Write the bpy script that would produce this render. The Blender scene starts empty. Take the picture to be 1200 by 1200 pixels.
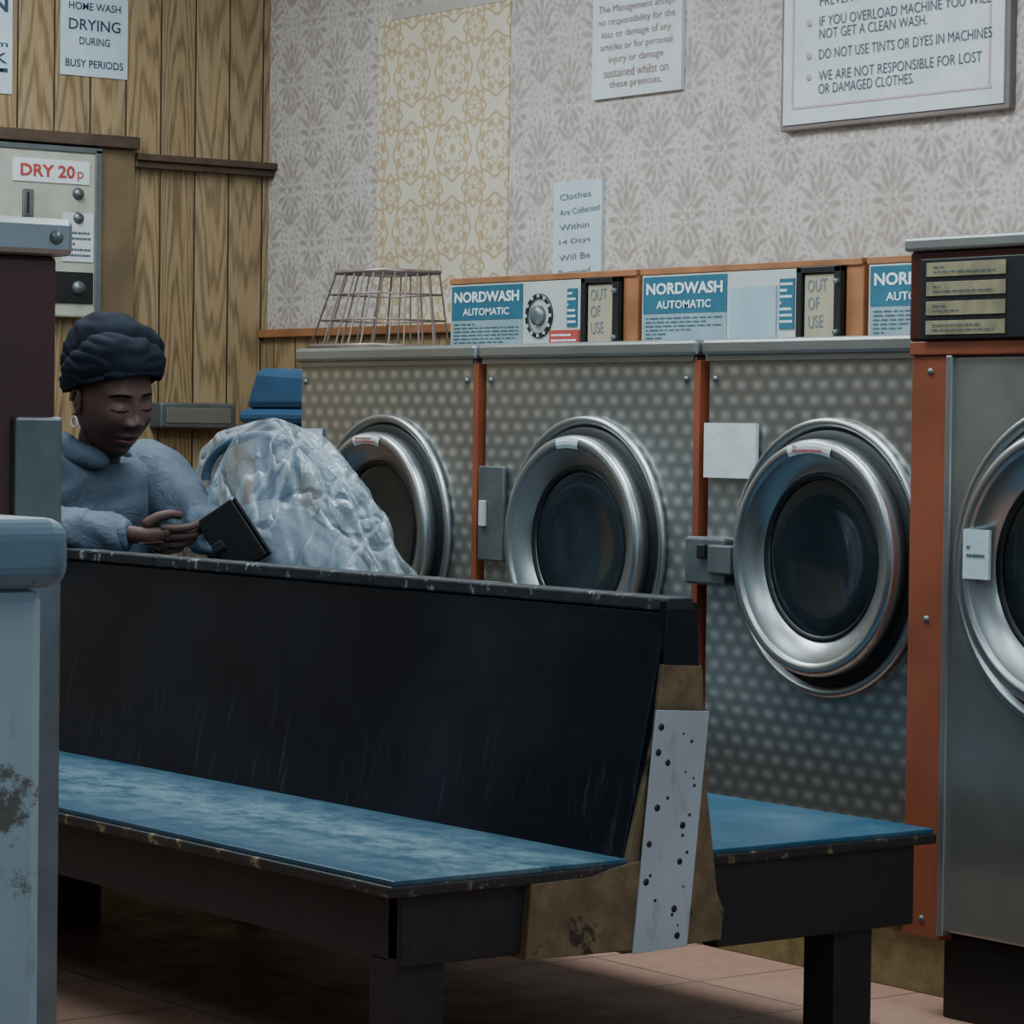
import bpy, bmesh, math, random
from mathutils import Vector, Matrix
from mathutils import noise as mn
random.seed(7)
scn=bpy.context.scene
col=scn.collection

# ---------------------------------------------------------------- node helpers
class E:
    def __init__(s,nt,sock): s.nt=nt; s.k=sock
    def _m(s,op,b=None,c=None,rev=False):
        n=s.nt.nodes.new('ShaderNodeMath'); n.operation=op
        args=[s,b,c]
        if rev: args=[b,s,c]
        for i,a in enumerate(args):
            if a is None: continue
            if isinstance(a,E): s.nt.links.new(a.k,n.inputs[i])
            else: n.inputs[i].default_value=float(a)
        return E(s.nt,n.outputs[0])
    def __add__(s,o): return s._m('ADD',o)
    __radd__=__add__
    def __mul__(s,o): return s._m('MULTIPLY',o)
    __rmul__=__mul__
    def __sub__(s,o): return s._m('SUBTRACT',o)
    def __rsub__(s,o): return s._m('SUBTRACT',o,rev=True)
    def __truediv__(s,o): return s._m('DIVIDE',o)
    def fract(s): return s._m('FRACT')
    def floor(s): return s._m('FLOOR')
    def abs(s): return s._m('ABSOLUTE')
    def sin(s): return s._m('SINE')
    def cos(s): return s._m('COSINE')
    def sqrt(s): return s._m('SQRT')
    def max(s,o): return s._m('MAXIMUM',o)
    def min(s,o): return s._m('MINIMUM',o)
    def atan2(s,o): return s._m('ARCTAN2',o)
    def clamp(s): return s.max(0).min(1)
    def step(s,w): return (0.5-s/w).clamp()

class Mat:
    def __init__(s,name,rough=.5,metal=0.,spec=.5):
        s.m=bpy.data.materials.new(name); s.m.use_nodes=True; s.nt=s.m.node_tree
        s.b=s.nt.nodes['Principled BSDF']
        s.b.inputs['Roughness'].default_value=rough; s.b.inputs['Metallic'].default_value=metal
        s.b.inputs['Specular IOR Level'].default_value=spec
        tc=s.nt.nodes.new('ShaderNodeTexCoord'); s.tc=tc.outputs['Object']
        sp=s.nt.nodes.new('ShaderNodeSeparateXYZ'); s.nt.links.new(s.tc,sp.inputs[0])
        s.x,s.y,s.z=[E(s.nt,o) for o in sp.outputs]
    def vec(s,a,b,c):
        n=s.nt.nodes.new('ShaderNodeCombineXYZ')
        for i,v in enumerate((a,b,c)):
            if isinstance(v,E): s.nt.links.new(v.k,n.inputs[i])
            else: n.inputs[i].default_value=v
        return n.outputs[0]
    def noise(s,scale=5,detail=4,rough=.55,v=None,dist=0):
        n=s.nt.nodes.new('ShaderNodeTexNoise'); n.inputs['Scale'].default_value=scale
        n.inputs['Detail'].default_value=detail; n.inputs['Roughness'].default_value=rough
        n.inputs['Distortion'].default_value=dist
        s.nt.links.new(v if v else s.tc,n.inputs['Vector']); return E(s.nt,n.outputs['Fac'])
    def vor(s,scale=5,v=None,feat='F1'):
        n=s.nt.nodes.new('ShaderNodeTexVoronoi'); n.inputs['Scale'].default_value=scale; n.feature=feat
        s.nt.links.new(v if v else s.tc,n.inputs['Vector']); return E(s.nt,n.outputs['Distance'])
    def mix(s,f,a,b):
        n=s.nt.nodes.new('ShaderNodeMix'); n.data_type='RGBA'
        if isinstance(f,E): s.nt.links.new(f.k,n.inputs[0])
        else: n.inputs[0].default_value=f
        for i,c in ((6,a),(7,b)):
            if isinstance(c,tuple): n.inputs[i].default_value=(*c,1)
            else: s.nt.links.new(c,n.inputs[i])
        return n.outputs[2]
    def col(s,c):
        if isinstance(c,tuple): s.b.inputs['Base Color'].default_value=(*c,1)
        else: s.nt.links.new(c,s.b.inputs['Base Color'])
    def rough(s,e): s.nt.links.new(e.k,s.b.inputs['Roughness'])
    def bump(s,e,strength=.3,dist=.005):
        n=s.nt.nodes.new('ShaderNodeBump'); n.inputs['Strength'].default_value=strength; n.inputs['Distance'].default_value=dist
        s.nt.links.new(e.k,n.inputs['Height']); s.nt.links.new(n.outputs[0],s.b.inputs['Normal'])

def ramp(e,a,b): return ((e-a)/(b-a)).clamp()
def C(r,g,b):
    f=lambda v:((v/255+.055)/1.055)**2.4 if v/255>.04045 else v/255/12.92
    return (f(r),f(g),f(b))

def simple(name,c,rough=.5,metal=0,var=.25,scale=8,bump=0,spec=.5,c2=None):
    M=Mat(name,rough,metal,spec); n=M.noise(scale,5)
    d=c2 if c2 else tuple(v*(1-var) for v in c)
    M.col(M.mix(ramp(n,.35,.65),c,d))
    if bump: M.bump(M.noise(scale*6,3),bump)
    return M.m

# -------- wallpaper (damask)
def damask():
    M=Mat('damask_wallpaper',.75,0,.3)
    K=1.10
    X=M.x*K; Z=M.z*K
    W,H=.27,.36
    def motif(ox,oz):
        u=((X/W+ox).fract()-.5).abs()*W
        v=((Z/H+oz).fract()-.5)*H
        def ell(cx,cz,a,b,ang=0):
            ca,sa=math.cos(ang),math.sin(ang)
            du=u-cx; dv=v-cz
            p=(du*ca+dv*sa)/a; q=(dv*ca-du*sa)/b
            return ((p*p+q*q).sqrt()-1)*min(a,b)
        def ring(e,w): return e.abs()-w
        r=(u*u+v*v).sqrt(); th=(v).atan2(u)
        flower=r-(.030+.009*(th*6).cos())
        core=r-.012
        s=ell(0,.062,.014,.027)
        for (cx,cz,a,b,g) in [(.026,.052,.010,.027,-.5),(.046,.034,.010,.026,-.95),(.054,.004,.009,.024,-1.5),
                              (.022,.098,.008,.022,-.35),(.040,.084,.008,.019,-.8),(.0,.112,.009,.024,0),
                              (.032,-.046,.010,.026,.7),(.014,-.066,.008,.027,.25),(.052,-.030,.008,.019,1.2),
                              (0,-.10,.012,.022,0),(.022,-.098,.008,.022,-.7),(.042,-.082,.008,.017,-1.2),(.072,.050,.006,.014,-1.0)]:
            s=s.min(ell(cx,cz,a,b,g))
        s=s.min(ring(flower,.004)).min(core)
        og=(u-(.078+.040*((v*(2*math.pi/H)).cos()))).abs()-.0045
        dots=(((v*46).fract()-.5).abs()*.022)-.006
        s=s.min(og.max(dots*-1+.0))
        return s.step(.006)
    m=motif(0,0).max(motif(.5,.5))
    n=M.noise(60,3)
    fac=(m*(.50+.6*ramp(n,.3,.7))).clamp()
    stain=ramp(M.noise(1.6,4),.35,.75)
    base=M.mix(stain,C(204,197,188),C(190,182,172))
    fine=ramp(M.noise(70,3),.4,.6)
    base2=M.mix(fine*.5,base,C(168,156,149))
    M.col(M.mix(fac,base2,C(154,139,133)))
    return M.m

def goldpaper():
    M=Mat('gold_geometric_wallpaper',.7,0,.3)
    W=.20;H=.22
    def mo(ox,oz,R):
        u=((M.x/W+ox).fract()-.5)*W; v=((M.z/H+oz).fract()-.5)*H
        r=(u*u+v*v).sqrt(); th=v.atan2(u)
        k=(th*8).cos()
        s=((r-(R*.94+.005*k)).abs()-.0045)
        s=s.min((r-(R*.50+.009*k)).abs()-.004).min(r-R*.16)
        s=s.min(((r-R*.72).abs()-.009).max(k*.01-.003))
        return s
    s=mo(0,0,.088).min(mo(.5,.5,.052))
    f=s.step(.004)
    n=ramp(M.noise(4,4),.35,.7)
    M.col(M.mix(f*.85,M.mix(n,C(210,202,182),C(196,186,164)),M.mix(n,C(178,148,104),C(168,143,106))))
    return M.m

def woodpanel(name,axis,pw=.118,c1=(164,140,104),c2=(104,82,56),groove=(44,35,27)):
    M=Mat(name,.42,0,.4)
    h=M.y if axis=='y' else M.x
    q=h/pw; idx=q.floor(); u=q.fract()-.5
    rnd=((idx*12.9898).sin()*43758.5).fract()
    z=M.z+rnd*7
    wob=M.noise(2.0,3,v=M.vec(u*.9+idx*3.1,z*.6,rnd*5))
    cath=(u*u*4.5*(rnd*1.3-.25)+z*.9+wob*.8)*11
    ring=((cath*2*math.pi*.5).sin()*.5+.5)
    ring=ring*ring
    streak=M.noise(30,4,v=M.vec(h*9,z*.35,0))
    f=(ring*.58+ramp(streak,.35,.7)*.42+rnd*.26-.08).clamp()
    base=M.mix(f,C(*c1),C(*c2))
    g=(.478-u.abs()).step(.016)
    M.col(M.mix(g,base,C(*groove)))
    M.bump(1-g,.5,.006)
    return M.m

def steel(name='machine_steel'):
    M=Mat(name,.32,.84)
    n=ramp(M.noise(2.2,4),.3,.7)
    px,pz=.050,.031
    row=(M.z/pz).floor()
    T=2*math.pi
    cu=((M.x/px+row*.5).fract()-.5); cv=((M.z/pz).fract()-.5)
    du=(cu*T).cos()*.5+.5; dv=(cv*T).cos()*.5+.5
    dim=du*dv
    sl=(cu*T).sin()*dv
    f=(dim*.62+sl*.10+M.noise(60,2)*.12-.02).clamp()  # dimple glints and slope shading, painted into the base colour
    M.col(M.mix(f,M.mix(n,C(160,162,158),C(142,145,143)),C(234,234,228)))
    M.bump(dim,.16,.004)
    M.rough(.26+n*.10)
    return M.m
def brushed(name,c,rough,metal=.85):
    M=Mat(name,rough,metal)
    n=ramp(M.noise(2.2,4),.3,.7)
    s=M.noise(40,3,v=M.vec(M.x*.4,M.y*3,M.z*.4))
    M.col(M.mix(n,C(*c),tuple(v*.75 for v in C(*c))))
    M.rough(rough-.05+s*.14)
    return M.m

def floor_mat():
    M=Mat('terracotta_tiles',.45,0,.4)
    T=.33
    a=M.x/T;b=M.y/T
    u=a.fract()-.5;v=b.fract()-.5
    g=(.489-u.abs().max(v.abs())).step(.008)
    rnd=((a.floor()*12.98+b.floor()*78.2).sin()*43758.5).fract()
    n=ramp(M.noise(9,5),.3,.7)
    base=M.mix((n*.6+rnd*.4).clamp(),C(182,142,122),C(148,110,94))
    M.col(M.mix(g,base,C(104,84,74))); M.bump(1-g+M.noise(60,2)*.15,.2,.003)
    M.rough(.36+n*.25)
    return M.m

def seat_mat():
    M=Mat('worn_blue_laminate',.42,0,.4)
    mid=(1-((M.y-2.93)/.20).abs()*.7).clamp()
    w=ramp(M.noise(7,9,.78,v=M.vec(M.x*1.1,M.y*1.8,0)),.40,.64)*mid
    s=ramp(M.noise(90,3,.6,v=M.vec(M.x*.7,M.y*1.2,0)),.4,.7)
    M.col(M.mix((w*.62+s*.24*mid).clamp(),C(20,64,86),C(112,138,144)))
    M.rough(.36+w*.3)
    return M.m
def back_mat():
    M=Mat('black_laminate',.3,0,.28)
    s=ramp(M.noise(26,5,.7,v=M.vec(M.x*2.4,M.y,M.z*.10)),.58,.80)
    low=ramp(M.z*-1,-.66,-.44)
    w=ramp(M.noise(3,5),.4,.75)
    M.col(M.mix((s*low*.50+w*.07).clamp(),C(13,20,30),C(84,98,112)))
    M.rough(.24+w*.2)
    return M.m
def worn_wood(name,a,b,edge=(150,130,90),amt=.58,scale=9):
    M=Mat(name,.6,0,.35)
    n=M.noise(scale,6,.7); w=ramp(n,amt,amt+.07); n2=ramp(M.noise(26,4),.3,.7)
    M.col(M.mix(w,M.mix(n2,C(*a),C(*b)),C(*edge))); M.bump(n,.35)
    return M.m
def paper(name,c=(206,211,212)):
    M=Mat(name,.7,0,.2); n=M.noise(14,4); M.col(M.mix(ramp(n,.35,.7),C(*c),tuple(v*.86 for v in C(*c)))); M.bump(n,.25,.01); return M.m
def painted(name,c,rust=(96,70,48),amt=.62,scale=7):
    M=Mat(name,.45)
    n=M.noise(scale,7,.72); w=ramp(n,amt,amt+.05); s=ramp(M.noise(28,4,v=M.vec(M.x,M.y,M.z*.35)),.58,.70)
    M.col(M.mix((w+s*.45).clamp(),M.mix(ramp(M.noise(2.5,3),.3,.7),C(*c),tuple(v*.75 for v in C(*c))),C(*rust))); M.bump(w*-1,.3); return M.m

m_damask=damask(); m_gold=goldpaper()
m_wood=woodpanel('wood_panelling_left','y'); m_woodb=woodpanel('wood_panelling_back','x')
m_steel=steel(); m_steel2=brushed('brushed_steel',(176,179,178),.34); m_ring=brushed('polished_door_steel',(188,191,191),.28,.92)
m_steel4=brushed('plain_machine_steel',(172,172,166),.36,.85)
m_floor=floor_mat(); m_seat=seat_mat(); m_back=back_mat()
m_apron=worn_wood('dark_apron_wood',(26,25,28),(36,33,34),(64,56,48),.68)
m_edge=worn_wood('chipped_seat_edge',(30,29,32),(44,41,40),(128,112,84),.57,26)
m_cap=worn_wood('chipped_backrest_cap',(24,27,33),(40,43,49),(128,134,134),.58,30)
m_tan=worn_wood('bare_plywood',(116,100,74),(84,70,52),(46,40,34),.58,14)
m_dark=simple('black_rubber',C(20,22,25),.45); m_glass=Mat('dark_door_glass',.07,0,.6)
m_glass.col(m_glass.mix(ramp(m_glass.noise(5,3),.35,.7),C(24,30,34),C(38,46,50))); m_glass=m_glass.m
m_orange=simple('orange_brown_laminate',C(142,76,52),.42,0,.3,5); m_orange2=simple('orange_wood_casing',C(160,106,70),.45,0,.35,10)
m_brown=simple('dark_red_brown_laminate',C(76,38,33),.3,0,.35,3); m_trim=simple('dark_wood_trim',C(84,66,52),.5,0,.4,12)
m_plinth=worn_wood('plinth_board',(136,118,80),(104,88,58),(60,48,34),.62)
m_teal=simple('teal_label',C(44,98,118),.45,0,.18); m_cream=simple('cream_label',C(180,184,180),.5,0,.15)
m_txtw=simple('white_print',C(212,220,222),.6,0,.05); m_txtd=simple('navy_print',C(46,62,84),.6,0,.1); m_txtb=simple('brown_grey_print',C(150,120,112),.6,0,.1)
m_txtg=simple('grey_print',C(70,82,90),.6,0,.1); m_red=simple('red_print',C(172,66,60),.5,0,.1)
m_hand=simple('pencil_print',C(104,114,122),.6,0,.1)
m_paper=paper('notice_paper'); m_paperb=paper('blue_white_paper',(190,206,212)); m_frame=simple('grey_brown_frame',C(118,106,102),.5,0,.2)
m_pinkline=simple('pale_pink_line',C(190,166,162),.6,0,.05)
m_blue=simple('blue_plastic',C(36,78,112),.4,0,.25); m_wire=simple('coated_wire',C(146,126,118),.35,.5,.25,20)
m_gmetal=simple('grey_metal',C(118,124,126),.4,.6,.3,12); m_plate=painted('perforated_plate_paint',(166,175,183),(112,118,124),.64,12)
m_white=painted('chipped_white_paint',(166,180,184),(98,92,80),.53,9); m_ltop=painted('worn_blue_grey_top',(104,126,138),(60,60,56),.58,12)
m_beige=simple('beige_machine_panel',C(178,176,160),.5,0,.22,14); m_beigel=simple('brass_label',C(146,138,108),.5,0,.4,30)
m_ceil=simple('ceiling_paint',C(200,200,196),.8); m_fw=simple('pale_blue_grey_paint',C(136,154,168),.7,0,.15,1)

# ---------------------------------------------------------------- mesh helpers
def empty(name):
    o=bpy.data.objects.new(name,None); o.empty_display_size=.1; col.objects.link(o); return o
def addmesh(name,me,parent=None,mats=()):
    o=bpy.data.objects.new(name,me); col.objects.link(o)
    for m in mats: me.materials.append(m)
    if parent: o.parent=parent
    return o
def smooth(o,ang=None):
    for p in o.data.polygons: p.use_smooth=True
    return o
def bevel(o,w,seg=2):
    if w>0:
        b=o.modifiers.new('bev','BEVEL'); b.width=w; b.segments=seg; b.limit_method='ANGLE'; b.angle_limit=.6
def box(name,x0,x1,y0,y1,z0,z1,mat,parent=None,bev=.003):
    bm=bmesh.new(); bmesh.ops.create_cube(bm,size=1)
    for v in bm.verts: v.co=Vector(((x0+x1)/2+v.co.x*(x1-x0),(y0+y1)/2+v.co.y*(y1-y0),(z0+z1)/2+v.co.z*(z1-z0)))
    me=bpy.data.meshes.new(name); bm.to_mesh(me); bm.free()
    o=addmesh(name,me,parent,[mat]); bevel(o,min(bev,min(abs(x1-x0),abs(y1-y0),abs(z1-z0))*.4)); return o
def prism(name,pts,axis,a,b,mat,parent=None,bev=.002):
    def P(p,t):
        return {'x':(t,p[0],p[1]),'y':(p[0],t,p[1]),'z':(p[0],p[1],t)}[axis]
    n=len(pts); vs=[P(p,a) for p in pts]+[P(p,b) for p in pts]
    fs=[tuple(range(n)),tuple(range(2*n-1,n-1,-1))]+[(i,i+n,(i+1)%n+n,(i+1)%n) for i in range(n)]
    me=bpy.data.meshes.new(name); me.from_pydata(vs,[],fs); 
    bm=bmesh.new(); bm.from_mesh(me); bmesh.ops.recalc_face_normals(bm,faces=bm.faces); bm.to_mesh(me); bm.free()
    o=addmesh(name,me,parent,[mat]); bevel(o,bev); return o
def lathe(name,prof,cx,cy,cz,mat,parent=None,seg=72,axis='y'):
    vs=[];fs=[]
    for r,d in prof:
        for i in range(seg):
            t=2*math.pi*i/seg; a,b=r*math.cos(t),r*math.sin(t)
            vs.append({'y':(cx+a,cy+d,cz+b),'z':(cx+a,cy+b,cz+d),'x':(cx+d,cy+a,cz+b)}[axis])
    for k in range(len(prof)-1):
        for i in range(seg):
            j=(i+1)%seg; fs.append((k*seg+i,k*seg+j,(k+1)*seg+j,(k+1)*seg+i))
    me=bpy.data.meshes.new(name); me.from_pydata(vs,[],fs)
    bm=bmesh.new(); bm.from_mesh(me); bmesh.ops.remove_doubles(bm,verts=bm.verts,dist=1e-5); bmesh.ops.recalc_face_normals(bm,faces=bm.faces); bm.to_mesh(me); bm.free()
    return smooth(addmesh(name,me,parent,[mat]))
def tube(name,paths,r,mat,parent=None,cyclic=False):
    cu=bpy.data.curves.new(name,'CURVE'); cu.dimensions='3D'; cu.bevel_depth=r; cu.bevel_resolution=3
    for pts in paths:
        sp=cu.splines.new('POLY'); sp.points.add(len(pts)-1); sp.use_cyclic_u=cyclic
        for p,q in zip(sp.points,pts): p.co=(*q,1)
    o=bpy.data.objects.new(name,cu); cu.materials.append(mat)
    me=bpy.data.meshes.new_from_object(o); bpy.data.objects.remove(o)
    o=addmesh(name,me,parent); 
    if not me.materials: me.materials.append(mat)
    return smooth(o)
def text(name,s,plane,c,l,b,w,h,mat,parent,rot=0,bold=0.0):
    cu=bpy.data.curves.new(name,'FONT'); cu.body=s; cu.size=1; cu.extrude=0.0; cu.offset=bold; cu.resolution_u=3
    cu.align_x='LEFT'
    o=bpy.data.objects.new(name,cu); me=bpy.data.meshes.new_from_object(o); bpy.data.objects.remove(o)
    xs=[v.co.x for v in me.vertices]; ys=[v.co.y for v in me.vertices]
    x0,x1,y0,y1=min(xs),max(xs),min(ys),max(ys)
    for v in me.vertices:
        u=(v.co.x-x0)/(x1-x0)*w; t=(v.co.y-y0)/(y1-y0)*h
        u,t=u*math.cos(rot)-t*math.sin(rot),u*math.sin(rot)+t*math.cos(rot)
        v.co=Vector((l+u,c,b+t)) if plane=='y' else Vector((c,l+u,b+t))
    me.materials.clear(); me.materials.append(mat)
    return addmesh(name,me,parent)
def lines(name,plane,c,l,b,w,h,n,mat,parent,seed=0,thick=.35):
    rr=random.Random(seed); vs=[];fs=[]
    for i in range(n):
        z=b+h*(i+.5)/n; t=h/n*thick/2; x=l
        while x<l+w*.97:
            ww=rr.uniform(.03,.12)*w; ww=min(ww,l+w-x)
            k=len(vs)
            for (a,d) in ((x,z-t),(x+ww,z-t),(x+ww,z+t),(x,z+t)): vs.append((a,c,d) if plane=='y' else (c,a,d))
            fs.append((k,k+1,k+2,k+3)); x+=ww+w*.02
            if rr.random()<.05: break
    me=bpy.data.meshes.new(name); me.from_pydata(vs,[],fs); return addmesh(name,me,parent,[mat])

# ---------------------------------------------------------------- room
XL=-7.85; YB=4.98; ZC=2.9; YF=-1.4
box('floor',XL-.1,1.5,YF-.1,YB+.1,-.1,0,m_floor,None,0)
box('ceiling',XL-.1,1.5,YF-.1,YB+.1,ZC,ZC+.1,m_ceil,None,0)
box('wall_back',XL-.1,1.5,YB,YB+.1,0,ZC,m_damask,None,0)
box('wall_left',XL-.1,XL,YF,YB,0,ZC,m_wood,None,0)
box('wall_front_bounce',XL-.1,1.5,YF-.1,YF,0,ZC,m_fw,None,0)  # unseen wall, added to bounce light and reflect in the steel fronts
t=empty('trim_1'); box('rail',XL,XL+.05,4.50,YB,1.865,1.885,m_trim,t); box('rail_lip',XL,XL+.035,4.50,YB,1.845,1.865,m_trim,t)
box('rail_upper',XL,XL+.06,3.0,4.50,1.895,1.93,m_trim,t)
box('pilaster',XL,XL+.03,4.385,4.50,0,1.895,simple('pilaster_wood',C(122,102,74),.45,0,.35,6),t)
w=empty('wainscot_back'); box('boards',XL,-6.56,YB-.015,YB,0,1.36,m_woodb,w,0); box('cap_rail',XL,-6.56,YB-.035,YB,1.36,1.385,m_orange2,w)
p=empty('wallpaper_patch'); box('sheet',-7.27,-6.64,YB-.003,YB-.0005,1.36,2.27,m_gold,p,0)
tape=box('tape_strip',-7.20,-6.66,YB-.005,YB-.003,2.255,2.285,paper('old_tape',(176,170,160)),p,0)

# ceiling fluorescent fixtures; next-to-last one added to brighten the white washer
m_em=Mat('fluorescent_tube',.5); m_em.b.inputs['Emission Color'].default_value=(.84,.95,1,1); m_em.b.inputs['Emission Strength'].default_value=5; m_em=m_em.m
for i,(x,y,e) in enumerate([(-6.6,3.5,50),(-4.6,3.5,50),(-6.4,1.7,19),(-4.2,1.7,18),(-2.2,3.2,30),(-1.6,.9,15),(-4.4,-.2,20)]):
    f=empty('ceiling_light'); box('housing',x-.65,x+.65,y-.12,y+.12,ZC-.07,ZC,m_cream,f)
    for k in (-.04,.04): tube('tube',[[(x-.6,y+k,ZC-.09),(x+.6,y+k,ZC-.09)]],.014,m_em,f)
    L=bpy.data.lights.new('fluorescent_lamp','AREA'); L.shape='RECTANGLE'; L.size=1.4; L.size_y=.9; L.energy=e; L.color=(.80,.93,1) if y>3 else (.70,.90,1)
    o=bpy.data.objects.new('fluorescent_lamp',L); o.location=(x,y,ZC-.12); col.objects.link(o); o.parent=f

# ---------------------------------------------------------------- washing machines
def door(x,y,z,R,par,seed=0):
    k=R
    lathe('door_flange',[(k*.90,.0),(k,-.002),(k,-.010),(k*.985,-.016),(k*.945,-.016),(k*.935,-.006),(k*.80,-.004)],x,y,z,m_ring,par,96)
    lathe('gasket',[(k*.93,-.005),(k*.90,-.014),(k*.80,-.014)],x,y,z,m_dark,par)
    lathe('door_ring',[(k*.80,-.012),(k*.845,-.016),(k*.85,-.036),(k*.845,-.046),(k*.83,-.052),(k*.80,-.055),(k*.765,-.054),(k*.755,-.049),(k*.745,-.048),(k*.69,-.042),(k*.63,-.030),(k*.595,-.022),(k*.575,-.014)],x,y,z,m_ring,par,96)
    lathe('glass_seal',[(k*.60,-.024),(k*.585,-.027),(k*.56,-.020)],x,y,z,m_dark,par)
    lathe('door_glass',[(k*.57,-.016),(k*.48,-.020),(k*.36,-.012),(k*.22,-.006),(k*.1,-.004),(0.0001,-.004)],x,y,z,m_glass,par)
def machine(x0,x1,idx):
    par=empty('washing_machine')
    y=4.23; zb,zt=.13,1.258
    box('body',x0+.012,x1-.022,y+.002,4.95,zb,zt,m_steel,par,.004)
    box('side_panel',x1-.022,x1-.002,y-.002,4.95,zb,zt-.01,m_orange,par,.001)
    box('top_lid',x0+.004,x1-.004,y-.014,4.95,zt,zt+.034,m_steel2,par,.008)
    box('front_fold',x0+.006,x1-.024,y-.004,y+.004,zt-.012,zt,m_steel2,par,.001)
    box('plinth',x0,x1,y+.02,4.9,0,zb,m_plinth,par,.002)
    cx=(x0+x1)/2+.006; door(cx,y,.845,.283,par)
    for sx in (x0+.035,x1-.05):
        lathe('screw',[(.0001,-.004),(.006,-.003),(.007,0)],sx,y,zt-.05,m_gmetal,par,16)
    return par,cx
mc=[]
for i,(a,b) in enumerate([(-6.52,-5.745),(-5.735,-4.950),(-4.940,-4.165)]):
    mc.append(machine(a,b,i))
P,cx=mc[2]
box('latch_plate',-4.945,-4.82,4.185,4.228,.775,.875,m_gmetal,P,.006); box('latch_arm',-4.86,-4.79,4.175,4.20,.80,.86,m_gmetal,P,.004)
box('latch_knob',-4.895,-4.87,4.175,4.187,.83,.86,m_dark,P,.003)
box('paper_note',-4.925,-4.76,4.218,4.226,1.0,1.115,m_paper,P,0)
def ringsticker(P,cx,w,mat):
    vs=[];fs=[];n=8
    for i in range(n+1):
        a=math.pi/2-w*(i/n-.5)
        for r,d in ((.211,-.0535),(.219,-.0565),(.226,-.0568),(.234,-.0540)): vs.append((cx-.004+r*math.cos(a),4.23+d,.845+r*math.sin(a)))
    for i in range(n):
        for j in range(3): fs.append((4*i+j,4*i+j+1,4*i+j+5,4*i+j+4))
    me=bpy.data.meshes.new('ring_sticker'); me.from_pydata(vs,[],fs); addmesh('ring_sticker',me,P,[mat])
ringsticker(mc[2][0],mc[2][1],.58,m_paper); ringsticker(mc[0][0],mc[0][1],.5,m_paper); ringsticker(mc[1][0],mc[1][1],.35,m_paperb)
for k in (0,2):
    lines('sticker_print','y',4.23-.0585,mc[k][1]-.05,.845+.212,.09,.016,2,m_red,mc[k][0],k,.5)
P=mc[1][0]; box('latch_plate',-5.725,-5.63,4.215,4.228,.79,1.01,m_gmetal,P,.004); box('latch_tag',-5.71,-5.69,4.205,4.215,.87,.93,m_cream,P,.002)
P=mc[0][0]; box('paper_note',-6.49,-6.40,4.222,4.226,.98,1.09,m_paperb,P,0)

def control(x0,i):
    par=empty('washer_control_box'); y=4.715; z0,z1=1.293,1.482; W=.775
    box('casing',x0,x0+W,y,4.93,z0,z1,m_orange2,par,.004)
    box('top_edge',x0,x0+W,y-.006,y+.02,z1-.010,z1+.006,m_orange2,par,.002)
    box('face',x0+.012,x0+.565,y-.008,y,z0+.004,z1-.012,m_cream,par,.001)
    box('blue_label',x0+.018,x0+.325,y-.010,y-.008,z0+.085,z1-.016,m_teal,par,0)
    box('instruction_label',x0+.018,x0+.325,y-.010,y-.008,z0+.008,z0+.083,simple('pale_blue_print_bg%d'%i,C(132,156,166),.5),par,0)
    text('brand_text','NORDWASH','y',y-.0115,x0+.032,z0+.130,.28,.028,m_txtw,par,0,.03)
    text('type_text','AUTOMATIC','y',y-.0115,x0+.07,z0+.096,.20,.019,m_txtw,par,0,.015)
    lines('instructions','y',y-.0115,x0+.03,z0+.012,.28,.066,7,m_txtg,par,i,.3)
    if i==0:
        cx,cz=x0+.395,z0+.09
        lathe('dial_ring',[(.056,0),(.056,-.004),(.044,-.005),(.044,-.003)],cx,y-.008,cz,m_dark,par,40)
        lathe('dial_knob',[(.026,0),(.024,-.014),(.010,-.018),(.0001,-.018)],cx,y-.008,cz,m_gmetal,par,32)
        for a in range(12):
            t=a*math.pi/6; box('dial_mark',cx+.05*math.cos(t)-.004,cx+.05*math.cos(t)+.004,y-.015,y-.012,cz+.05*math.sin(t)-.004,cz+.05*math.sin(t)+.004,m_cream,par,0)
        box('red_notice',x0+.44,x0+.56,y-.012,y-.008,z0+.002,z0+.052,m_red,par,0)
        lines('red_notice_print','y',y-.013,x0+.45,z0+.006,.10,.04,3,m_txtw,par,5,.4)
        box('price_sticker',x0+.51,x0+.55,y-.011,y-.008,z0+.06,z0+.155,m_teal,par,0)
        lines('price_print','y',y-.012,x0+.513,z0+.065,.034,.085,6,m_txtw,par,6,.4)
    else:
        box('taped_patch',x0+.34,x0+.50,y-.013,y-.008,z0+.012,z0+.14,paper('tape%d'%i,(150,172,180)),par,0)
        box('price_sticker',x0+.51,x0+.56,y-.011,y-.008,z0+.04,z0+.155,m_teal,par,0)
        lines('price_print','y',y-.012,x0+.513,z0+.05,.042,.10,7,m_txtw,par,6,.4)
    xa,xb=x0+.575,x0+.722
    for (a,b,c,d) in ((xa,xa+.018,z0,z1-.01),(xb-.022,xb,z0,z1-.01),(xa,xb,z0,z0+.012),(xa,xb,z1-.024,z1-.01)):
        box('recess_frame',a,b,y-.020,y,c,d,m_dark,par,.002)
    box('recess_back',xa,xb,y-.006,y,z0,z1-.01,m_brown,par,0)
    box('out_of_order_card',xa+.022,xb-.026,y-.012,y-.008,z0+.014,z1-.028,paper('card%d'%i,(160,150,128)),par,0)
    text('card_text','OUT\nOF\nUSE','y',y-.0135,xa+.036,z0+.04,.065,.11,m_hand,par,.04)
    for zz in (z0+.03,z1-.045): lathe('bolt',[(.0001,-.01),(.006,-.008),(.007,0)],xb-.010,y-.020,zz,m_gmetal,par,12)
    return par
control(-6.535,0); control(-5.745,1); control(-4.955,2)

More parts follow.
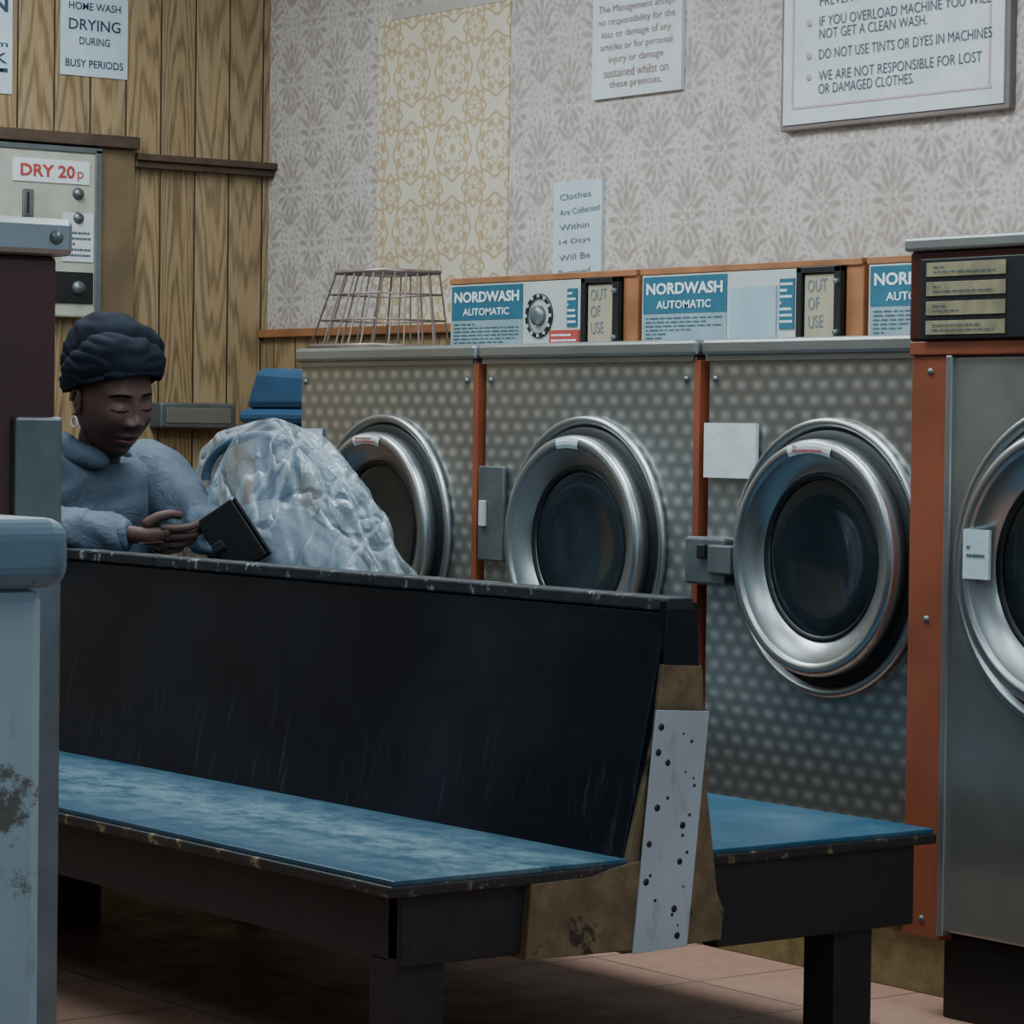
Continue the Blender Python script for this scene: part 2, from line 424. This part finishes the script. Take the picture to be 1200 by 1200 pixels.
# tall machine at the right
P=empty('tumble_dryer'); y=4.08
box('body',-4.057,-3.30,y,4.92,.167,1.245,m_steel4,P,.006)
box('corner_strip',-4.160,-4.062,y-.004,4.92,.150,1.245,m_orange,P,.003)
box('strip_edge',-4.066,-4.050,y-.010,y+.02,.160,1.245,m_steel2,P,.003)
box('plinth',-4.085,-3.30,y+.03,4.9,0,.160,m_dark,P,.004)
for zz in (1.215,.75,.185): lathe('screw',[(.0001,-.004),(.006,-.003),(.007,0)],-4.11,y-.004,zz,m_gmetal,P,16)
box('head_casing',-4.162,-3.30,y-.012,4.92,1.272,1.44,m_brown,P,.006)
box('head_base',-4.162,-3.30,y-.010,4.92,1.245,1.272,m_orange,P,.003)
box('head_cap',-4.170,-3.29,y-.022,4.92,1.44,1.466,m_steel2,P,.006)
box('price_window',-4.125,-3.32,y-.02,y-.012,1.275,1.425,m_dark,P,.002)
for k in range(4):
    z=1.283+k*.036
    box('price_row',-4.108,-3.905,y-.022,y-.020,z,z+.026,m_beigel,P,.0005); lines('price_print','y',y-.0235,-4.09,z+.004,.16,.018,2,m_txtg,P,k,.3)
door(-3.735,y,.86,.30,P)
box('glass_note',-3.965,-3.90,y-.058,y-.052,.835,.925,m_paperb,P,0); lines('glass_note_print','y',y-.059,-3.955,.87,.045,.03,2,m_txtg,P,3,.4)

# ---------------------------------------------------------------- signs
P=empty('rules_sign'); x0,x1,z0,z1=-5.525,-4.770,1.820,2.40; y=YB
box('frame',x0,x1,y-.022,y,z0,z1,m_frame,P,.004); box('board',x0+.014,x1-.014,y-.026,y-.01,z0+.014,z1-.014,m_paper,P,0)
box('inner_line',x0+.05,x1-.05,y-.028,y-.026,z0+.050,z0+.055,m_pinkline,P,0)
for a in (x0+.045,x1-.060): box('inner_line_v',a,a+.006,y-.028,y-.026,z0+.055,z1-.04,m_pinkline,P,0)
rows=[('OR DAMAGED CLOTHES.',.080,.32),('WE ARE NOT RESPONSIBLE FOR LOST',.111,.535),('DO NOT USE TINTS OR DYES IN MACHINES',.162,.565),('NOT GET A CLEAN WASH.',.210,.36),('IF YOU OVERLOAD MACHINE YOU WILL',.240,.56),('PREVENT SPILLAGE OF WATER',.288,.46),('ALWAYS CLOSE THE DOOR TO',.320,.42)]
for i,(s,dz,w) in enumerate(rows): text('rule_line_%d'%i,s,'y',y-.028,x0+.140,z0+dz,w,.024,m_txtg,P,0,0)
for dz in (.123,.173,.251): lathe('bullet',[(.0001,-.002),(.009,-.002),(.009,0)],x0+.105,y-.026,z0+dz,m_pinkline,P,8)

P=empty('management_notice'); box('sheet',-6.27,-5.910,YB-.012,YB,1.955,2.235,m_paper,P,.001)
for i,(s,w) in enumerate([('these premises.',.21),('sustained whilst on',.26),('injury or damage',.22),('articles or for personal',.29),('loss or damage of any',.28),('no responsibility for the',.31),('The Management accept',.31)]):
    text('line_%d'%i,s,'y',YB-.014,-6.09-w/2,1.975+i*.0325,w,.024,m_txtb,P,0,0)
P=empty('handwritten_note'); box('sheet',-6.43,-6.225,YB-.010,YB,1.45,1.75,m_paperb,P,.001)
for i,s in enumerate(['Removed','Will Be','14 Days','Within','Are Collected','Clothes']):
    text('line_%d'%i,s,'y',YB-.012,-6.40,1.50+i*.040,.09+.006*len(s),.016,m_hand,P,.05)
P=empty('busy_periods_notice'); X=XL
box('sheet',X,X+.004,4.265,4.485,2.10,2.42,m_paperb,P,0)
for s,z,h,w in (('BUSY PERIODS',2.125,.022,.19),('DURING',2.19,.022,.10),('DRYING',2.232,.032,.17),('HOME WASH',2.29,.022,.17),('NO',2.34,.03,.06)):
    text('line',s,'x',X+.006,4.375-w/2,z,w,h,m_txtd,P,0,.01)
P=empty('opening_hours_notice'); box('sheet',X,X+.004,3.80,4.11,2.03,2.45,m_paperb,P,0)
for s,z,h in (('6 PM',2.09,.012),('A WEEK',2.115,.03),('9am - 10pm',2.155,.025),('OPEN',2.26,.06)): text('line',s,'x',X+.006,3.83,z,.265,h,m_txtd,P,0,.01)
P=empty('dryer_coin_panel'); X=XL+.05
box('casing',XL,X,3.6,4.375,1.40,1.875,m_beige,P,.006); box('border',XL,X+.004,4.355,4.378,1.40,1.885,m_gmetal,P,.003); box('border_top',XL,X+.004,3.6,4.378,1.872,1.890,m_gmetal,P,.003)
box('dry_sign',X,X+.004,4.09,4.335,1.782,1.848,m_txtw,P,0); text('dry_text','DRY 20','x',X+.006,4.112,1.797,.175,.036,m_red,P,0,.03); text('p_text','p','x',X+.006,4.295,1.790,.02,.028,m_red,P)
box('coin_slot',X,X+.008,4.12,4.155,1.68,1.76,m_gmetal,P,.003); box('coin_slit',X+.008,X+.010,4.133,4.139,1.69,1.75,m_dark,P,0)
lathe('button',[(.0001,.014),(.014,.012),(.018,0)],X,4.30,1.755,m_gmetal,P,24,'x'); lathe('lock',[(.0001,.014),(.014,.012),(.018,0)],X,4.30,1.685,m_gmetal,P,24,'x')
box('card',X,X+.004,4.25,4.35,1.56,1.70,m_paper,P,0); lines('card_print','x',X+.005,4.26,1.57,.08,.08,5,m_txtg,P,4,.4)
box('lower_plate',X,X+.006,4.22,4.35,1.44,1.53,m_dark,P,.003); lathe('keyhole_boss',[(.0001,.014),(.018,.012),(.02,0)],X+.006,4.30,1.485,m_gmetal,P,24,'x')
box('vent_strip',X,X+.006,3.95,4.18,1.45,1.56,m_gmetal,P,.003)
P=empty('metal_wall_box'); box('box',XL,XL+.07,4.57,4.83,1.085,1.160,m_gmetal,P,.006); box('lid_line',XL+.07,XL+.073,4.59,4.81,1.10,1.145,m_steel2,P,.002)
P=empty('wooden_post'); lathe('shaft',[(.022,0),(.022,1.06),(.03,1.08),(.016,1.10),(.028,1.125),(.034,1.15),(.026,1.178),(.0001,1.19)],-7.30,4.62,0,m_trim,P,24,'z')
P=empty('plastic_bin')
prism('tub',[(-6.92,0),(-6.60,0),(-6.56,1.10),(-6.98,1.10)],'y',4.38,4.72,m_blue,P,.02); box('rim',-7.0,-6.55,4.35,4.75,1.10,1.14,m_blue,P,.015); prism('lid',[(-6.99,1.14),(-6.56,1.14),(-6.60,1.235),(-6.93,1.25)],'y',4.36,4.74,m_blue,P,.02)

# ---------------------------------------------------------------- wire basket on machine
P=empty('wire_basket')
def ringpts(x0,x1,y0,y1,z,dz=0): return [(x0,y0,z),(x1,y0,z-dz),(x1,y1,z-dz),(x0,y1,z)]
b0=(-6.51,-6.23,4.26,4.49,1.299); b1=(-6.47,-6.26,4.31,4.48,1.486)
tube('rim_bottom',[ringpts(*b0)],.005,m_wire,P,True); tube('rim_top',[ringpts(*b1)],.006,m_wire,P,True)
for fz in (.35,.7):
    md=tuple(p+(q-p)*fz for p,q in zip(b0,b1)); tube('rim_mid',[ringpts(*md)],.0025,m_wire,P,True)
L=[]
for i in range(6):
    f=i/5
    for k in (2,3): L.append([(b0[0]+(b0[1]-b0[0])*f,b0[k],b0[4]),(b1[0]+(b1[1]-b1[0])*f,b1[k],b1[4])])
    for k in (0,1): L.append([(b0[k],b0[2]+(b0[3]-b0[2])*f,b0[4]),(b1[k],b1[2]+(b1[3]-b1[2])*f,b1[4])])
    L.append([(b1[0]+(b1[1]-b1[0])*f,b1[2],b1[4]),(b1[0]+(b1[1]-b1[0])*f,b1[3],b1[4])])
tube('wires',L,.0025,m_wire,P)

# ---------------------------------------------------------------- double-sided bench
P=empty('double_sided_bench'); xe=-3.84; xs=-7.1
box('seat',xs,xe,2.675,3.14,.392,.401,m_seat,P,.002); box('seat_edge',xs,xe+.003,2.668,3.14,.374,.3925,m_edge,P,.004)
sf=Mat('blue_laminate_far',.42,0,.4); wf=ramp(sf.noise(5,7,.7),.45,.75); sf.col(sf.mix(wf*.45,C(24,74,98),C(96,130,142)))
box('seat_far',xs,xe-.01,3.28,3.845,.392,.401,sf.m,P,.002); box('seat_far_edge',xs,xe-.006,3.28,3.85,.374,.3925,m_edge,P,.004)
box('apron_front',xs,xe-.02,2.70,2.735,.27,.375,m_apron,P,.004); box('apron_end',xe-.05,xe-.012,2.70,2.95,.262,.375,m_apron,P,.004)
prism('apron_end_wood',[(2.94,.376),(3.06,.378),(3.10,.388),(3.17,.397),(3.19,.25),(2.93,.255)],'x',xe-.045,xe+.004,m_tan,P)
box('apron_far',xs,xe-.02,3.77,3.80,.25,.375,m_apron,P,.004); prism('apron_far_end',[(3.33,.376),(3.80,.376),(3.80,.235),(3.345,.235)],'x',xe-.05,xe-.012,m_apron,P)
box('bearer',xs,xe-.06,3.13,3.32,.24,.376,m_apron,P)
for (a,b) in ((2.70,2.79),(3.62,3.71)):
    box('leg',xe-.10,xe-.02,a,b,0,.27,m_apron,P,.004)
    box('leg_far',xs+.1,xs+.18,a,b,0,.27,m_apron,P,.004)
box('leg_mid',-5.93,-5.85,3.20,3.30,0,.27,m_apron,P,.004)
prism('backrest',[(3.135,.40),(3.30,.40),(3.268,.80),(3.222,.80)],'x',xs,xe-.012,m_back,P,.003)
prism('backrest_cap',[(3.216,.802),(3.274,.802),(3.272,.824),(3.218,.824)],'x',xs,xe+.0,m_cap,P,.004)
prism('end_wedge',[(3.135,.245),(3.345,.250),(3.350,.30),(3.335,.33),(3.31,.50),(3.295,.71),(3.21,.715),(3.195,.60),(3.14,.40)],'x',xe-.03,xe-.002,m_tan,P)
prism('end_wrap',[(3.212,.70),(3.290,.70),(3.283,.815),(3.216,.82)],'x',xe-.02,xe-.003,m_back,P)
prism('metal_plate',[(3.146,.245),(3.262,.248),(3.303,.635),(3.190,.642)],'x',xe+.004,xe+.008,m_plate,P,.001)
rr=random.Random(3)
for i in range(24):
    z=.27+i*.0150+rr.uniform(-.004,.004); f=rr.choice((.15,.35,.55,.7,.85))+rr.uniform(-.05,.05)
    y0=3.146+(z-.245)*.112; r=rr.choice((.002,.003,.003,.0055,.006))
    lathe('plate_hole',[(.0001,.0006),(r,.0004),(r,0)],xe+.008,y0+.112*f,z,m_dark,P,12,'x')

# ---------------------------------------------------------------- foreground cabinets on the left
P=empty('top_loading_washer')
box('body',-2.95,-2.205,.45,1.19,.02,.965,m_white,P,.012); box('foot_rail',-2.92,-2.23,.48,1.16,0,.03,m_dark,P,.002)
o=box('top',-2.97,-2.185,.43,1.205,.965,1.022,m_ltop,P,.018); o.modifiers['bev'].segments=5
box('lid',-2.85,-2.30,.55,1.10,1.0215,1.028,m_ltop,P,.003)
P=empty('brown_cabinet')
box('body',-4.0,-3.305,1.05,1.795,0,1.30,m_brown,P,.006); box('steel_cap',-4.02,-3.29,1.04,1.81,1.30,1.345,m_steel2,P,.008)
box('corner_post',-3.33,-3.296,1.735,1.800,0,1.105,m_gmetal,P,.004); lathe('cap_rivet',[(.0001,.004),(.008,.003),(.009,0)],-3.29,1.785,1.322,m_gmetal,P,20,'x')

# ---------------------------------------------------------------- laundry bag
mb=Mat('thin_plastic_sack',.12,0,.9)
wr=ramp(mb.vor(8,v=mb.vec(mb.x+mb.noise(4,3)*.25,mb.y,mb.z*.6+mb.noise(5,3)*.2),feat='DISTANCE_TO_EDGE'),.0,.10)
cr=mb.noise(7,3,.5,dist=.8)
mb.col(mb.mix(ramp(cr,.35,.65),C(214,226,234),C(160,180,194))); mb.bump(wr*.35+cr*.9,.7,.03)
al=(.14+(1-wr)*.36+ramp(cr,.48,.68)*.36).clamp(); mb.nt.links.new(al.k,mb.b.inputs['Alpha']); m_bag=mb.m
P=empty('plastic_laundry_bag')
def blob(name,scale,mat,amp,seed,sub=6):
    bm=bmesh.new(); bmesh.ops.create_icosphere(bm,subdivisions=sub,radius=1)
    for v in bm.verts:
        n=v.co.normalized(); h=(n.z+1)/2
        wx=(.43*(1-h**2.1)**.62+.07)*scale; wy=(.11*(1-h**1.8)**.6+.03)*scale
        ang=math.atan2(n.y,n.x); rad=math.hypot(n.x,n.y) or 1e-6
        c,s=math.cos(ang),math.sin(ang)
        px=c*wx*min(1,rad*2.0); py=s*wy*min(1,rad*2.0)
        if c>0: px*=(1-.30*h)
        z=.404+.71*h*scale
        cx=-5.66-.20*h; cy=3.755-.02*h
        r1=1-abs(mn.noise(Vector((c*2.2+seed,s*2.2,h*2.8))))*2
        r2=1-abs(mn.noise(Vector((c*4+seed,s*4,h*4+3))))*2
        f=(r1*.07+r2*.035)*amp
        v.co=Vector((cx+px*(1+f*1.6),cy+py*(1+f),z+f*.30*h*(1-h**6)))
    for v in bm.verts: v.co.z=max(v.co.z,.405)
    me=bpy.data.meshes.new(name); bm.to_mesh(me); bm.free(); return smooth(addmesh(name,me,P,[mat]))
blob('sack',1.0,m_bag,1.3,0.0)
m_cl=Mat('folded_laundry',.8,0,.2); m_cl.col(m_cl.mix(ramp(m_cl.noise(4,3),.4,.6),C(118,132,142),C(62,80,96))); m_cl.bump(m_cl.noise(10,3),.5,.02)
blob('laundry_inside',.74,m_cl.m,1.8,5.0,5)
hoop=[(-5.84+.20*math.cos(a),3.70+.03*math.cos(a),.975+.10*math.sin(a)) for a in [math.pi*(i/24)*1.05-.1 for i in range(25)]]
tube('bag_handle',[hoop],.011,simple('slate_blue_handle',C(66,88,108),.4),P)

# ---------------------------------------------------------------- seated woman
m_skin=Mat('dark_skin',.50,0,.35); m_skin.col(m_skin.mix(ramp(m_skin.noise(20,3),.3,.7),C(84,59,51),C(70,49,43))); m_skin.b.inputs['Subsurface Weight'].default_value=.05; m_skin=m_skin.m
m_lip=simple('lips',C(104,62,60),.4); m_hairshade=simple('black_hair_lip_shade',C(14,12,14),.8,0,.2,8,0,.1)
mj=Mat('slate_jacket',.66,0,.3); mj.col(mj.mix(ramp(mj.noise(6,4),.35,.7),C(88,100,114),C(62,72,84))); mj.bump(mj.noise(14,4,dist=1.0),.5,.02); m_jacket=mj.m
m_trous=simple('dark_trousers',C(34,36,44),.7,0,.3,20); m_shoe=simple('black_shoe',C(20,20,22),.5)
mt=Mat('navy_headscarf',.8,0,.2); mt.col(mt.mix(ramp(mt.noise(9,4),.35,.7),C(22,30,42),C(12,17,26))); mt.bump(mt.noise(40,3),.35); m_turb=mt.m
m_phone=simple('black_leather',C(15,16,19),.5,0,.2,20,.2,.3)
O=Vector((-6.164,3.5,0)); AR=Vector((.6,.8,0)); AT=Vector((.8,-.6,0))
def Wp(r,t,z): return O+AR*r+AT*t+Vector((0,0,z))
def Wd(r,t,z): return (AR*r+AT*t+Vector((0,0,z))).normalized()
woman=empty('seated_woman')
def skin(name,chains,mats,parent,sub=2,root=0,matfn=None):
    vs=[];es=[];rs=[];key={}
    def idx(p,r):
        k=tuple(round(c,4) for c in p)
        if k not in key: key[k]=len(vs); vs.append(p); rs.append(r)
        return key[k]
    for ch in chains:
        prev=None
        for p,r in ch:
            i=idx(p,r)
            if prev is not None: es.append((prev,i))
            prev=i
    me=bpy.data.meshes.new(name); me.from_pydata(vs,es,[]); o=addmesh(name,me)
    o.modifiers.new('skin','SKIN'); 
    sv=me.skin_vertices[0].data if me.skin_vertices else None
    if sv is None:
        bpy.context.view_layer.objects.active=o; bpy.ops.mesh.customdata_skin_add(); sv=me.skin_vertices[0].data
    for i,r in enumerate(rs):
        sv[i].radius=r if isinstance(r,tuple) else (r,r); sv[i].use_root=(i==root)
    s=o.modifiers.new('sub','SUBSURF'); s.levels=sub; s.render_levels=sub
    dg=bpy.context.evaluated_depsgraph_get(); dg.update(); ev=o.evaluated_get(dg)
    m2=bpy.data.meshes.new_from_object(ev); bpy.data.objects.remove(o)
    m2.materials.clear(); o=addmesh(name,m2,parent,mats)
    if matfn:
        for p in m2.polygons: p.material_index=matfn(p.center)
    return smooth(o)
pel=Wp(-.12,-.08,.54); belly=Wp(-.10,-.10,.68); chest=Wp(-.06,-.10,.84); nb=Wp(-.06,-.09,.965)
shR=Wp(-.19,.02,.995); shL=Wp(.07,-.19,1.0)
elR=Wp(-.24,.27,.845); wrR=Wp(.080,.325,.852)
elL=Wp(.17,-.03,.885); wrL=Wp(.255,.17,.84)
V=Vector
hipR=V((-6.42,3.44,.52)); hipL=V((-6.46,3.62,.52))
kR=V((-6.14,3.96,.49)); kL=V((-6.36,4.0,.50)); aR=V((-5.86,3.70,.10)); aL=V((-6.34,4.02,.10))
def mid(a,b,f=.5): return a+(b-a)*f
body=[[(pel,.15),(belly,.14),(chest,.155),(nb,.085),(Wp(-.04,-.05,1.01),.060)],
      [(chest,.155),(mid(chest,shR,.8),.10),(shR,.085),(mid(shR,elR),.076),(elR,.066),(mid(elR,wrR,.5),.060),(mid(elR,wrR,.85),.047),(wrR,.036)],
      [(chest,.155),(mid(chest,shL,.8),.10),(shL,.085),(mid(shL,elL),.078),(elL,.068),(mid(elL,wrL,.5),.054),(wrL,.038)],
      [(pel,.15),(hipR,.10),(mid(hipR,kR),.08),(kR,.062),(mid(kR,aR,.4),.056),(aR,.042)],
      [(pel,.15),(hipL,.10),(mid(hipL,kL),.08),(kL,.062),(mid(kL,aL,.4),.056),(aL,.042)]]
ob=skin('clothed_body',body,[m_jacket,m_trous],woman,3,0,lambda c:0 if c.z>.60 else 1)
for v in ob.data.vertices:
    p=v.co
    if p.z>.62:
        w=mn.noise(p*5)*.5
        q=Vector((p.x*8+p.y*5,p.y*8-p.z*6,p.z*14+p.x*4))+Vector((w,w,w))
        rdg=max(1-abs(mn.noise(q))*2.6,-.3)
        v.co=p+v.normal*(mn.noise(p*5)*.010+rdg*.013)
    else: v.co+=v.normal*mn.noise(p*9)*.006
for a,d in ((aR,V((.13,-.09,0))),(aL,V((.03,.13,0)))):
    skin('shoe',[[(a+V((0,0,-.01)),.045),(V((a.x,a.y,.045))-d*.25,.042),],[(a+V((0,0,-.01)),.045),(V((a.x,a.y,.045))+d*.7,.044),(V((a.x,a.y,.038))+d*1.35,.034)]],[m_shoe],woman)
hood=[(Wp(-.055+.105*math.cos(a),-.06+.090*math.sin(a),1.010+.040*math.cos(a-2.9)),.024+.012*math.cos(a-2.9)) for a in [1.1+i*(2*math.pi-1.4)/12 for i in range(13)]]
oh=skin('jacket_collar',[hood],[m_jacket],woman,3)
for v in oh.data.vertices: v.co+=v.normal*((1-abs(mn.noise(v.co*14))*2.4)*.006)
skin('cuff',[[(mid(elR,wrR,.90),.040),(mid(elR,wrR,.96),.041),(wrR,.038)]],[m_jacket],woman,2)
# head
f=Wd(.64,.72,-.24); up=(Vector((0,0,1))-f*f.z).normalized(); lf=up.cross(f).normalized()
up=(up+lf*-.07).normalized(); lf=up.cross(f).normalized()
HS=1.17; HC=Wp(-.006,.02,1.150)
def H(x,y,z): return HC+(lf*x+f*y+up*z)*HS
skin('neck',[[(Wp(-.04,-.06,.97),.060),(H(0,-.035,-.09),.054),(H(0,-.02,-.03),.050)]],[m_skin],woman)
def g(x,z,cx,cz,sx,sz): return math.exp(-((x-cx)/sx)**2-((z-cz)/sz)**2)
def skull(n):
    x,y,z=n.x*.071,n.y*.092,n.z*.118
    if n.z<0:
        k=-n.z; x*=1-.40*k**1.7
        if n.y<0: y*=1-.55*k
        else: y*=1-.06*k
    if n.y>0: y*=(1-.10*(1-abs(n.x)))*(1+.06*abs(n.x))
    if n.y>-.1:
        w=min(1,(n.y+.1)/.35); ax=abs(x); d=0
        d+=.009*g(ax,z,0,.002,.009,.028)+.018*g(ax,z,0,-.024,.012,.013)+.012*g(ax,z,.014,-.028,.008,.008)
        d+=-.013*g(ax,z,.031,.010,.018,.013)+.0095*g(ax,z,.031,.007,.0135,.0105)
        d+=.003*g(ax,z,.028,.031,.026,.008)+.004*g(ax,z,0,.062,.05,.03)
        d+=.011*g(ax,z,0,-.053,.021,.0065)+.012*g(ax,z,0,-.067,.018,.0075)-.005*g(ax,z,0,-.0600,.024,.0028)
        d+=.008*g(ax,z,0,-.094,.018,.014)+.008*g(ax,z,.042,-.022,.022,.024)-.005*g(ax,z,0,-.080,.02,.006)
        y+=d*w
    return x,y,z
bm=bmesh.new(); bmesh.ops.create_icosphere(bm,subdivisions=7,radius=1)
loc={}
for v in bm.verts:
    n=v.co.normalized(); x,y,z=skull(n)
    loc[v.index]=(x,y,z,n.y); v.co=H(x,y,z)
bm.faces.ensure_lookup_table()
for fc in bm.faces:
    xs_=[loc[v.index] for v in fc.verts]; x=abs(sum(q[0] for q in xs_)/3); z=sum(q[2] for q in xs_)/3; fy=xs_[0][3]
    fc.material_index=0
    if fy>.3:
        if (x/.025)**2+((z+.0600)/.0135)**2<1: fc.material_index=1
        if abs(z-(-.002+((x-.031)**2)*9))<.0018 and abs(x-.031)<.016: fc.material_index=2
        if abs(z-(.030-((x-.028)**2)*10))<.0024 and abs(x-.031)<.019: fc.material_index=2
        if abs(z+.0600)<.0009 and x<.022: fc.material_index=2  # dark line where the lips meet, crease shade painted on
me=bpy.data.meshes.new('head'); bm.to_mesh(me); bm.free(); smooth(addmesh('head',me,woman,[m_skin,m_lip,m_hairshade]))
for s in (-1,1):
    pts=[(s*.075,-.012+.014*math.cos(a),-.002+.026*math.sin(a)) for a in [i*math.pi/7-1.7 for i in range(12)]]
    skin('ear',[[(H(*p),.006) for p in pts]],[m_skin],woman,2)
    skin('ear_inner',[[(H(s*.071,-.010,.012),.009),(H(s*.072,-.008,-.015),.008)]],[m_skin],woman,2)
    tube('hoop_earring',[[H(s*.078,-.006+.010*math.sin(a),-.040+.011*math.cos(a)) for a in [i*math.pi/8 for i in range(16)]]],.0018,m_txtw,woman,True)
# head scarf shell
bm=bmesh.new(); bmesh.ops.create_icosphere(bm,subdivisions=7,radius=1)
kill=[]
for v in bm.verts:
    n=v.co.normalized(); x,y,z=skull(n)
    if n.y>0 and n.z>-.1: y=n.y*.092*(1-.10*(1-abs(n.x)))
    edge=z-(.034+.42*y-.10*abs(x))
    puff=.010+.017*max(0,min(1,edge/.05))
    top=max(0,n.z)
    puff+=.014*top*top
    ph=(z*1.0-.75*y+.45*x)*88+1.6*mn.noise(n*1.7)+.5*mn.noise(n*4)
    roll=(1-abs(math.sin(ph*.5)))
    fine=1-abs(mn.noise(Vector((x*26,y*26,z*70))+Vector((ph*.1,0,0))))*2.5
    fac=min(1,max(0,edge/.012))
    puff+=(-.012*roll**2.0+.004*fine)*fac
    puff+=.018*math.exp(-((x+.02)/.032)**2-((y+.040)/.04)**2)*top
    puff+=.014*math.exp(-((x-.048)/.026)**2-((z-.080)/.026)**2)*(1 if y>0 else .4)
    v.co=H(*(Vector((x,y,z))+n*puff))
    if edge<0: kill.append(v)
bmesh.ops.delete(bm,geom=kill,context='VERTS')
me=bpy.data.meshes.new('head_scarf'); bm.to_mesh(me); bm.free(); o=smooth(addmesh('head_scarf',me,woman,[m_turb]))
sd=o.modifiers.new('thick','SOLIDIFY'); sd.thickness=.010; sd.offset=-1

def hand(name,wrist,fd,back,side,curls,scale=1.0):
    fd=fd.normalized(); back=(back-fd*back.dot(fd)).normalized(); X=fd.cross(back)*side
    def L(x,y,z): return wrist+(X*x+fd*y+back*z)*scale
    h=empty(name); h.parent=woman
    skin('palm',[[(L(0,-.03,0),.028),(L(0,.0,0),(.027,.022)),(L(-.008,.035,0),.024),(L(-.022,.075,0),.016)],[(L(-.008,.035,0),.024),(L(-.004,.078,.001),.0165)],[(L(-.008,.035,0),.024),(L(.014,.035,0),.020),(L(.014,.076,0),.016)],[(L(.014,.035,0),.020),(L(.030,.068,-.002),.014)]],[m_skin],h,2)
    for i,(x,y0,ln,r) in enumerate([(-.026,.078,.078,.0095),(-.006,.082,.086,.0098),(.014,.079,.080,.0092),(.032,.070,.062,.0082)]):
        c1,c2,c3=curls[i]; p=L(x*.9,y0-.03,0); pts=[(p,r*1.15)]; a=0; pos=(y0,0)
        pts.append((L(x,y0,0),r*1.1))
        for seg,cu,rr_ in ((.44,c1,r*1.02),(.31,c2,r*.95),(.25,c3,r*.82)):
            a+=cu; pos=(pos[0]+ln*seg*math.cos(a),pos[1]-ln*seg*math.sin(a)); pts.append((L(x*1.03,pos[0],pos[1]),rr_))
        skin(['index','middle','ring','little'][i],[pts],[m_skin],h,2)
    skin('thumb',[[(L(-.018,.012,-.006),.016),(L(-.042,.042,-.014),.0135),(L(-.050,.072,-.022),.0112),(L(-.044,.096,-.026),.0095)]],[m_skin],h,2)
hand('right_hand',Wp(.090,.327,.853),Wd(1,-.12,-.10),Wd(0,.85,-.45),1,[(.30,.45,.4),(.35,.55,.4),(.4,.6,.45),(.5,.65,.5)],1.02)
hand('left_hand',Wp(.265,.165,.835),Wd(.35,.55,-.05),Wd(.6,-.1,-.6),-1,[(.5,.6,.4),(.6,.7,.4),(.6,.75,.5),(.7,.8,.5)],1.0)
P=empty('phone_in_folio_case')
pc=Wp(.300,.292,.846); a1=Wd(.56,.10,-.82); a2=Wd(.80,-.15,.50); a2=(a2-a1*a2.dot(a1)).normalized(); a3=a1.cross(a2)
if a3.dot(AT)>0: a3=-a3
def slab(name,c,hx,hy,hz,mat,par,bev=.006,n=None):
    n=n or a3
    bm=bmesh.new(); bmesh.ops.create_cube(bm,size=2); b2=n.cross(a1).normalized()
    for v in bm.verts: v.co=c+a1*v.co.x*hx+b2*v.co.y*hy+n*v.co.z*hz
    bmesh.ops.recalc_face_normals(bm,faces=bm.faces)
    me=bpy.data.meshes.new(name); bm.to_mesh(me); bm.free(); o=addmesh(name,me,par,[mat]); bevel(o,bev,3); return o
slab('phone',pc+a3*.007,.068,.044,.004,m_dark,P,.003); slab('case_back',pc,.074,.050,.0045,m_phone,P,.004)
n2=(a3+a2*.28).normalized(); slab('case_cover',pc-a3*.020-a2*.004,.074,.048,.0045,m_phone,P,.004,n2)
slab('spine',pc-a3*.010+a2*.050,.074,.004,.012,m_phone,P,.003)
slab('clasp',pc-a3*.026-a2*.038,.010,.014,.003,m_dark,P,.002,n2)

# ---------------------------------------------------------------- world + camera
wd=bpy.data.worlds.new('world'); scn.world=wd; wd.use_nodes=True
wd.node_tree.nodes['Background'].inputs[0].default_value=(.36,.56,.76,1); wd.node_tree.nodes['Background'].inputs[1].default_value=.9
a=Vector((-2700,135,-3583)).normalized(); b=Vector((4759,36,-3583)).normalized()
Xc=-a; Yc=(b-b.dot(Xc)*Xc).normalized(); Zc=Xc.cross(Yc)
R=Matrix((Xc,Yc,Zc)).to_4x4()
cam=bpy.data.cameras.new('camera'); co=bpy.data.objects.new('camera',cam); col.objects.link(co)
cam.sensor_width=36; cam.lens=36*3583/1200; cam.clip_start=.05
co.matrix_world=Matrix.Translation((0,0,1.1))@R
scn.camera=co
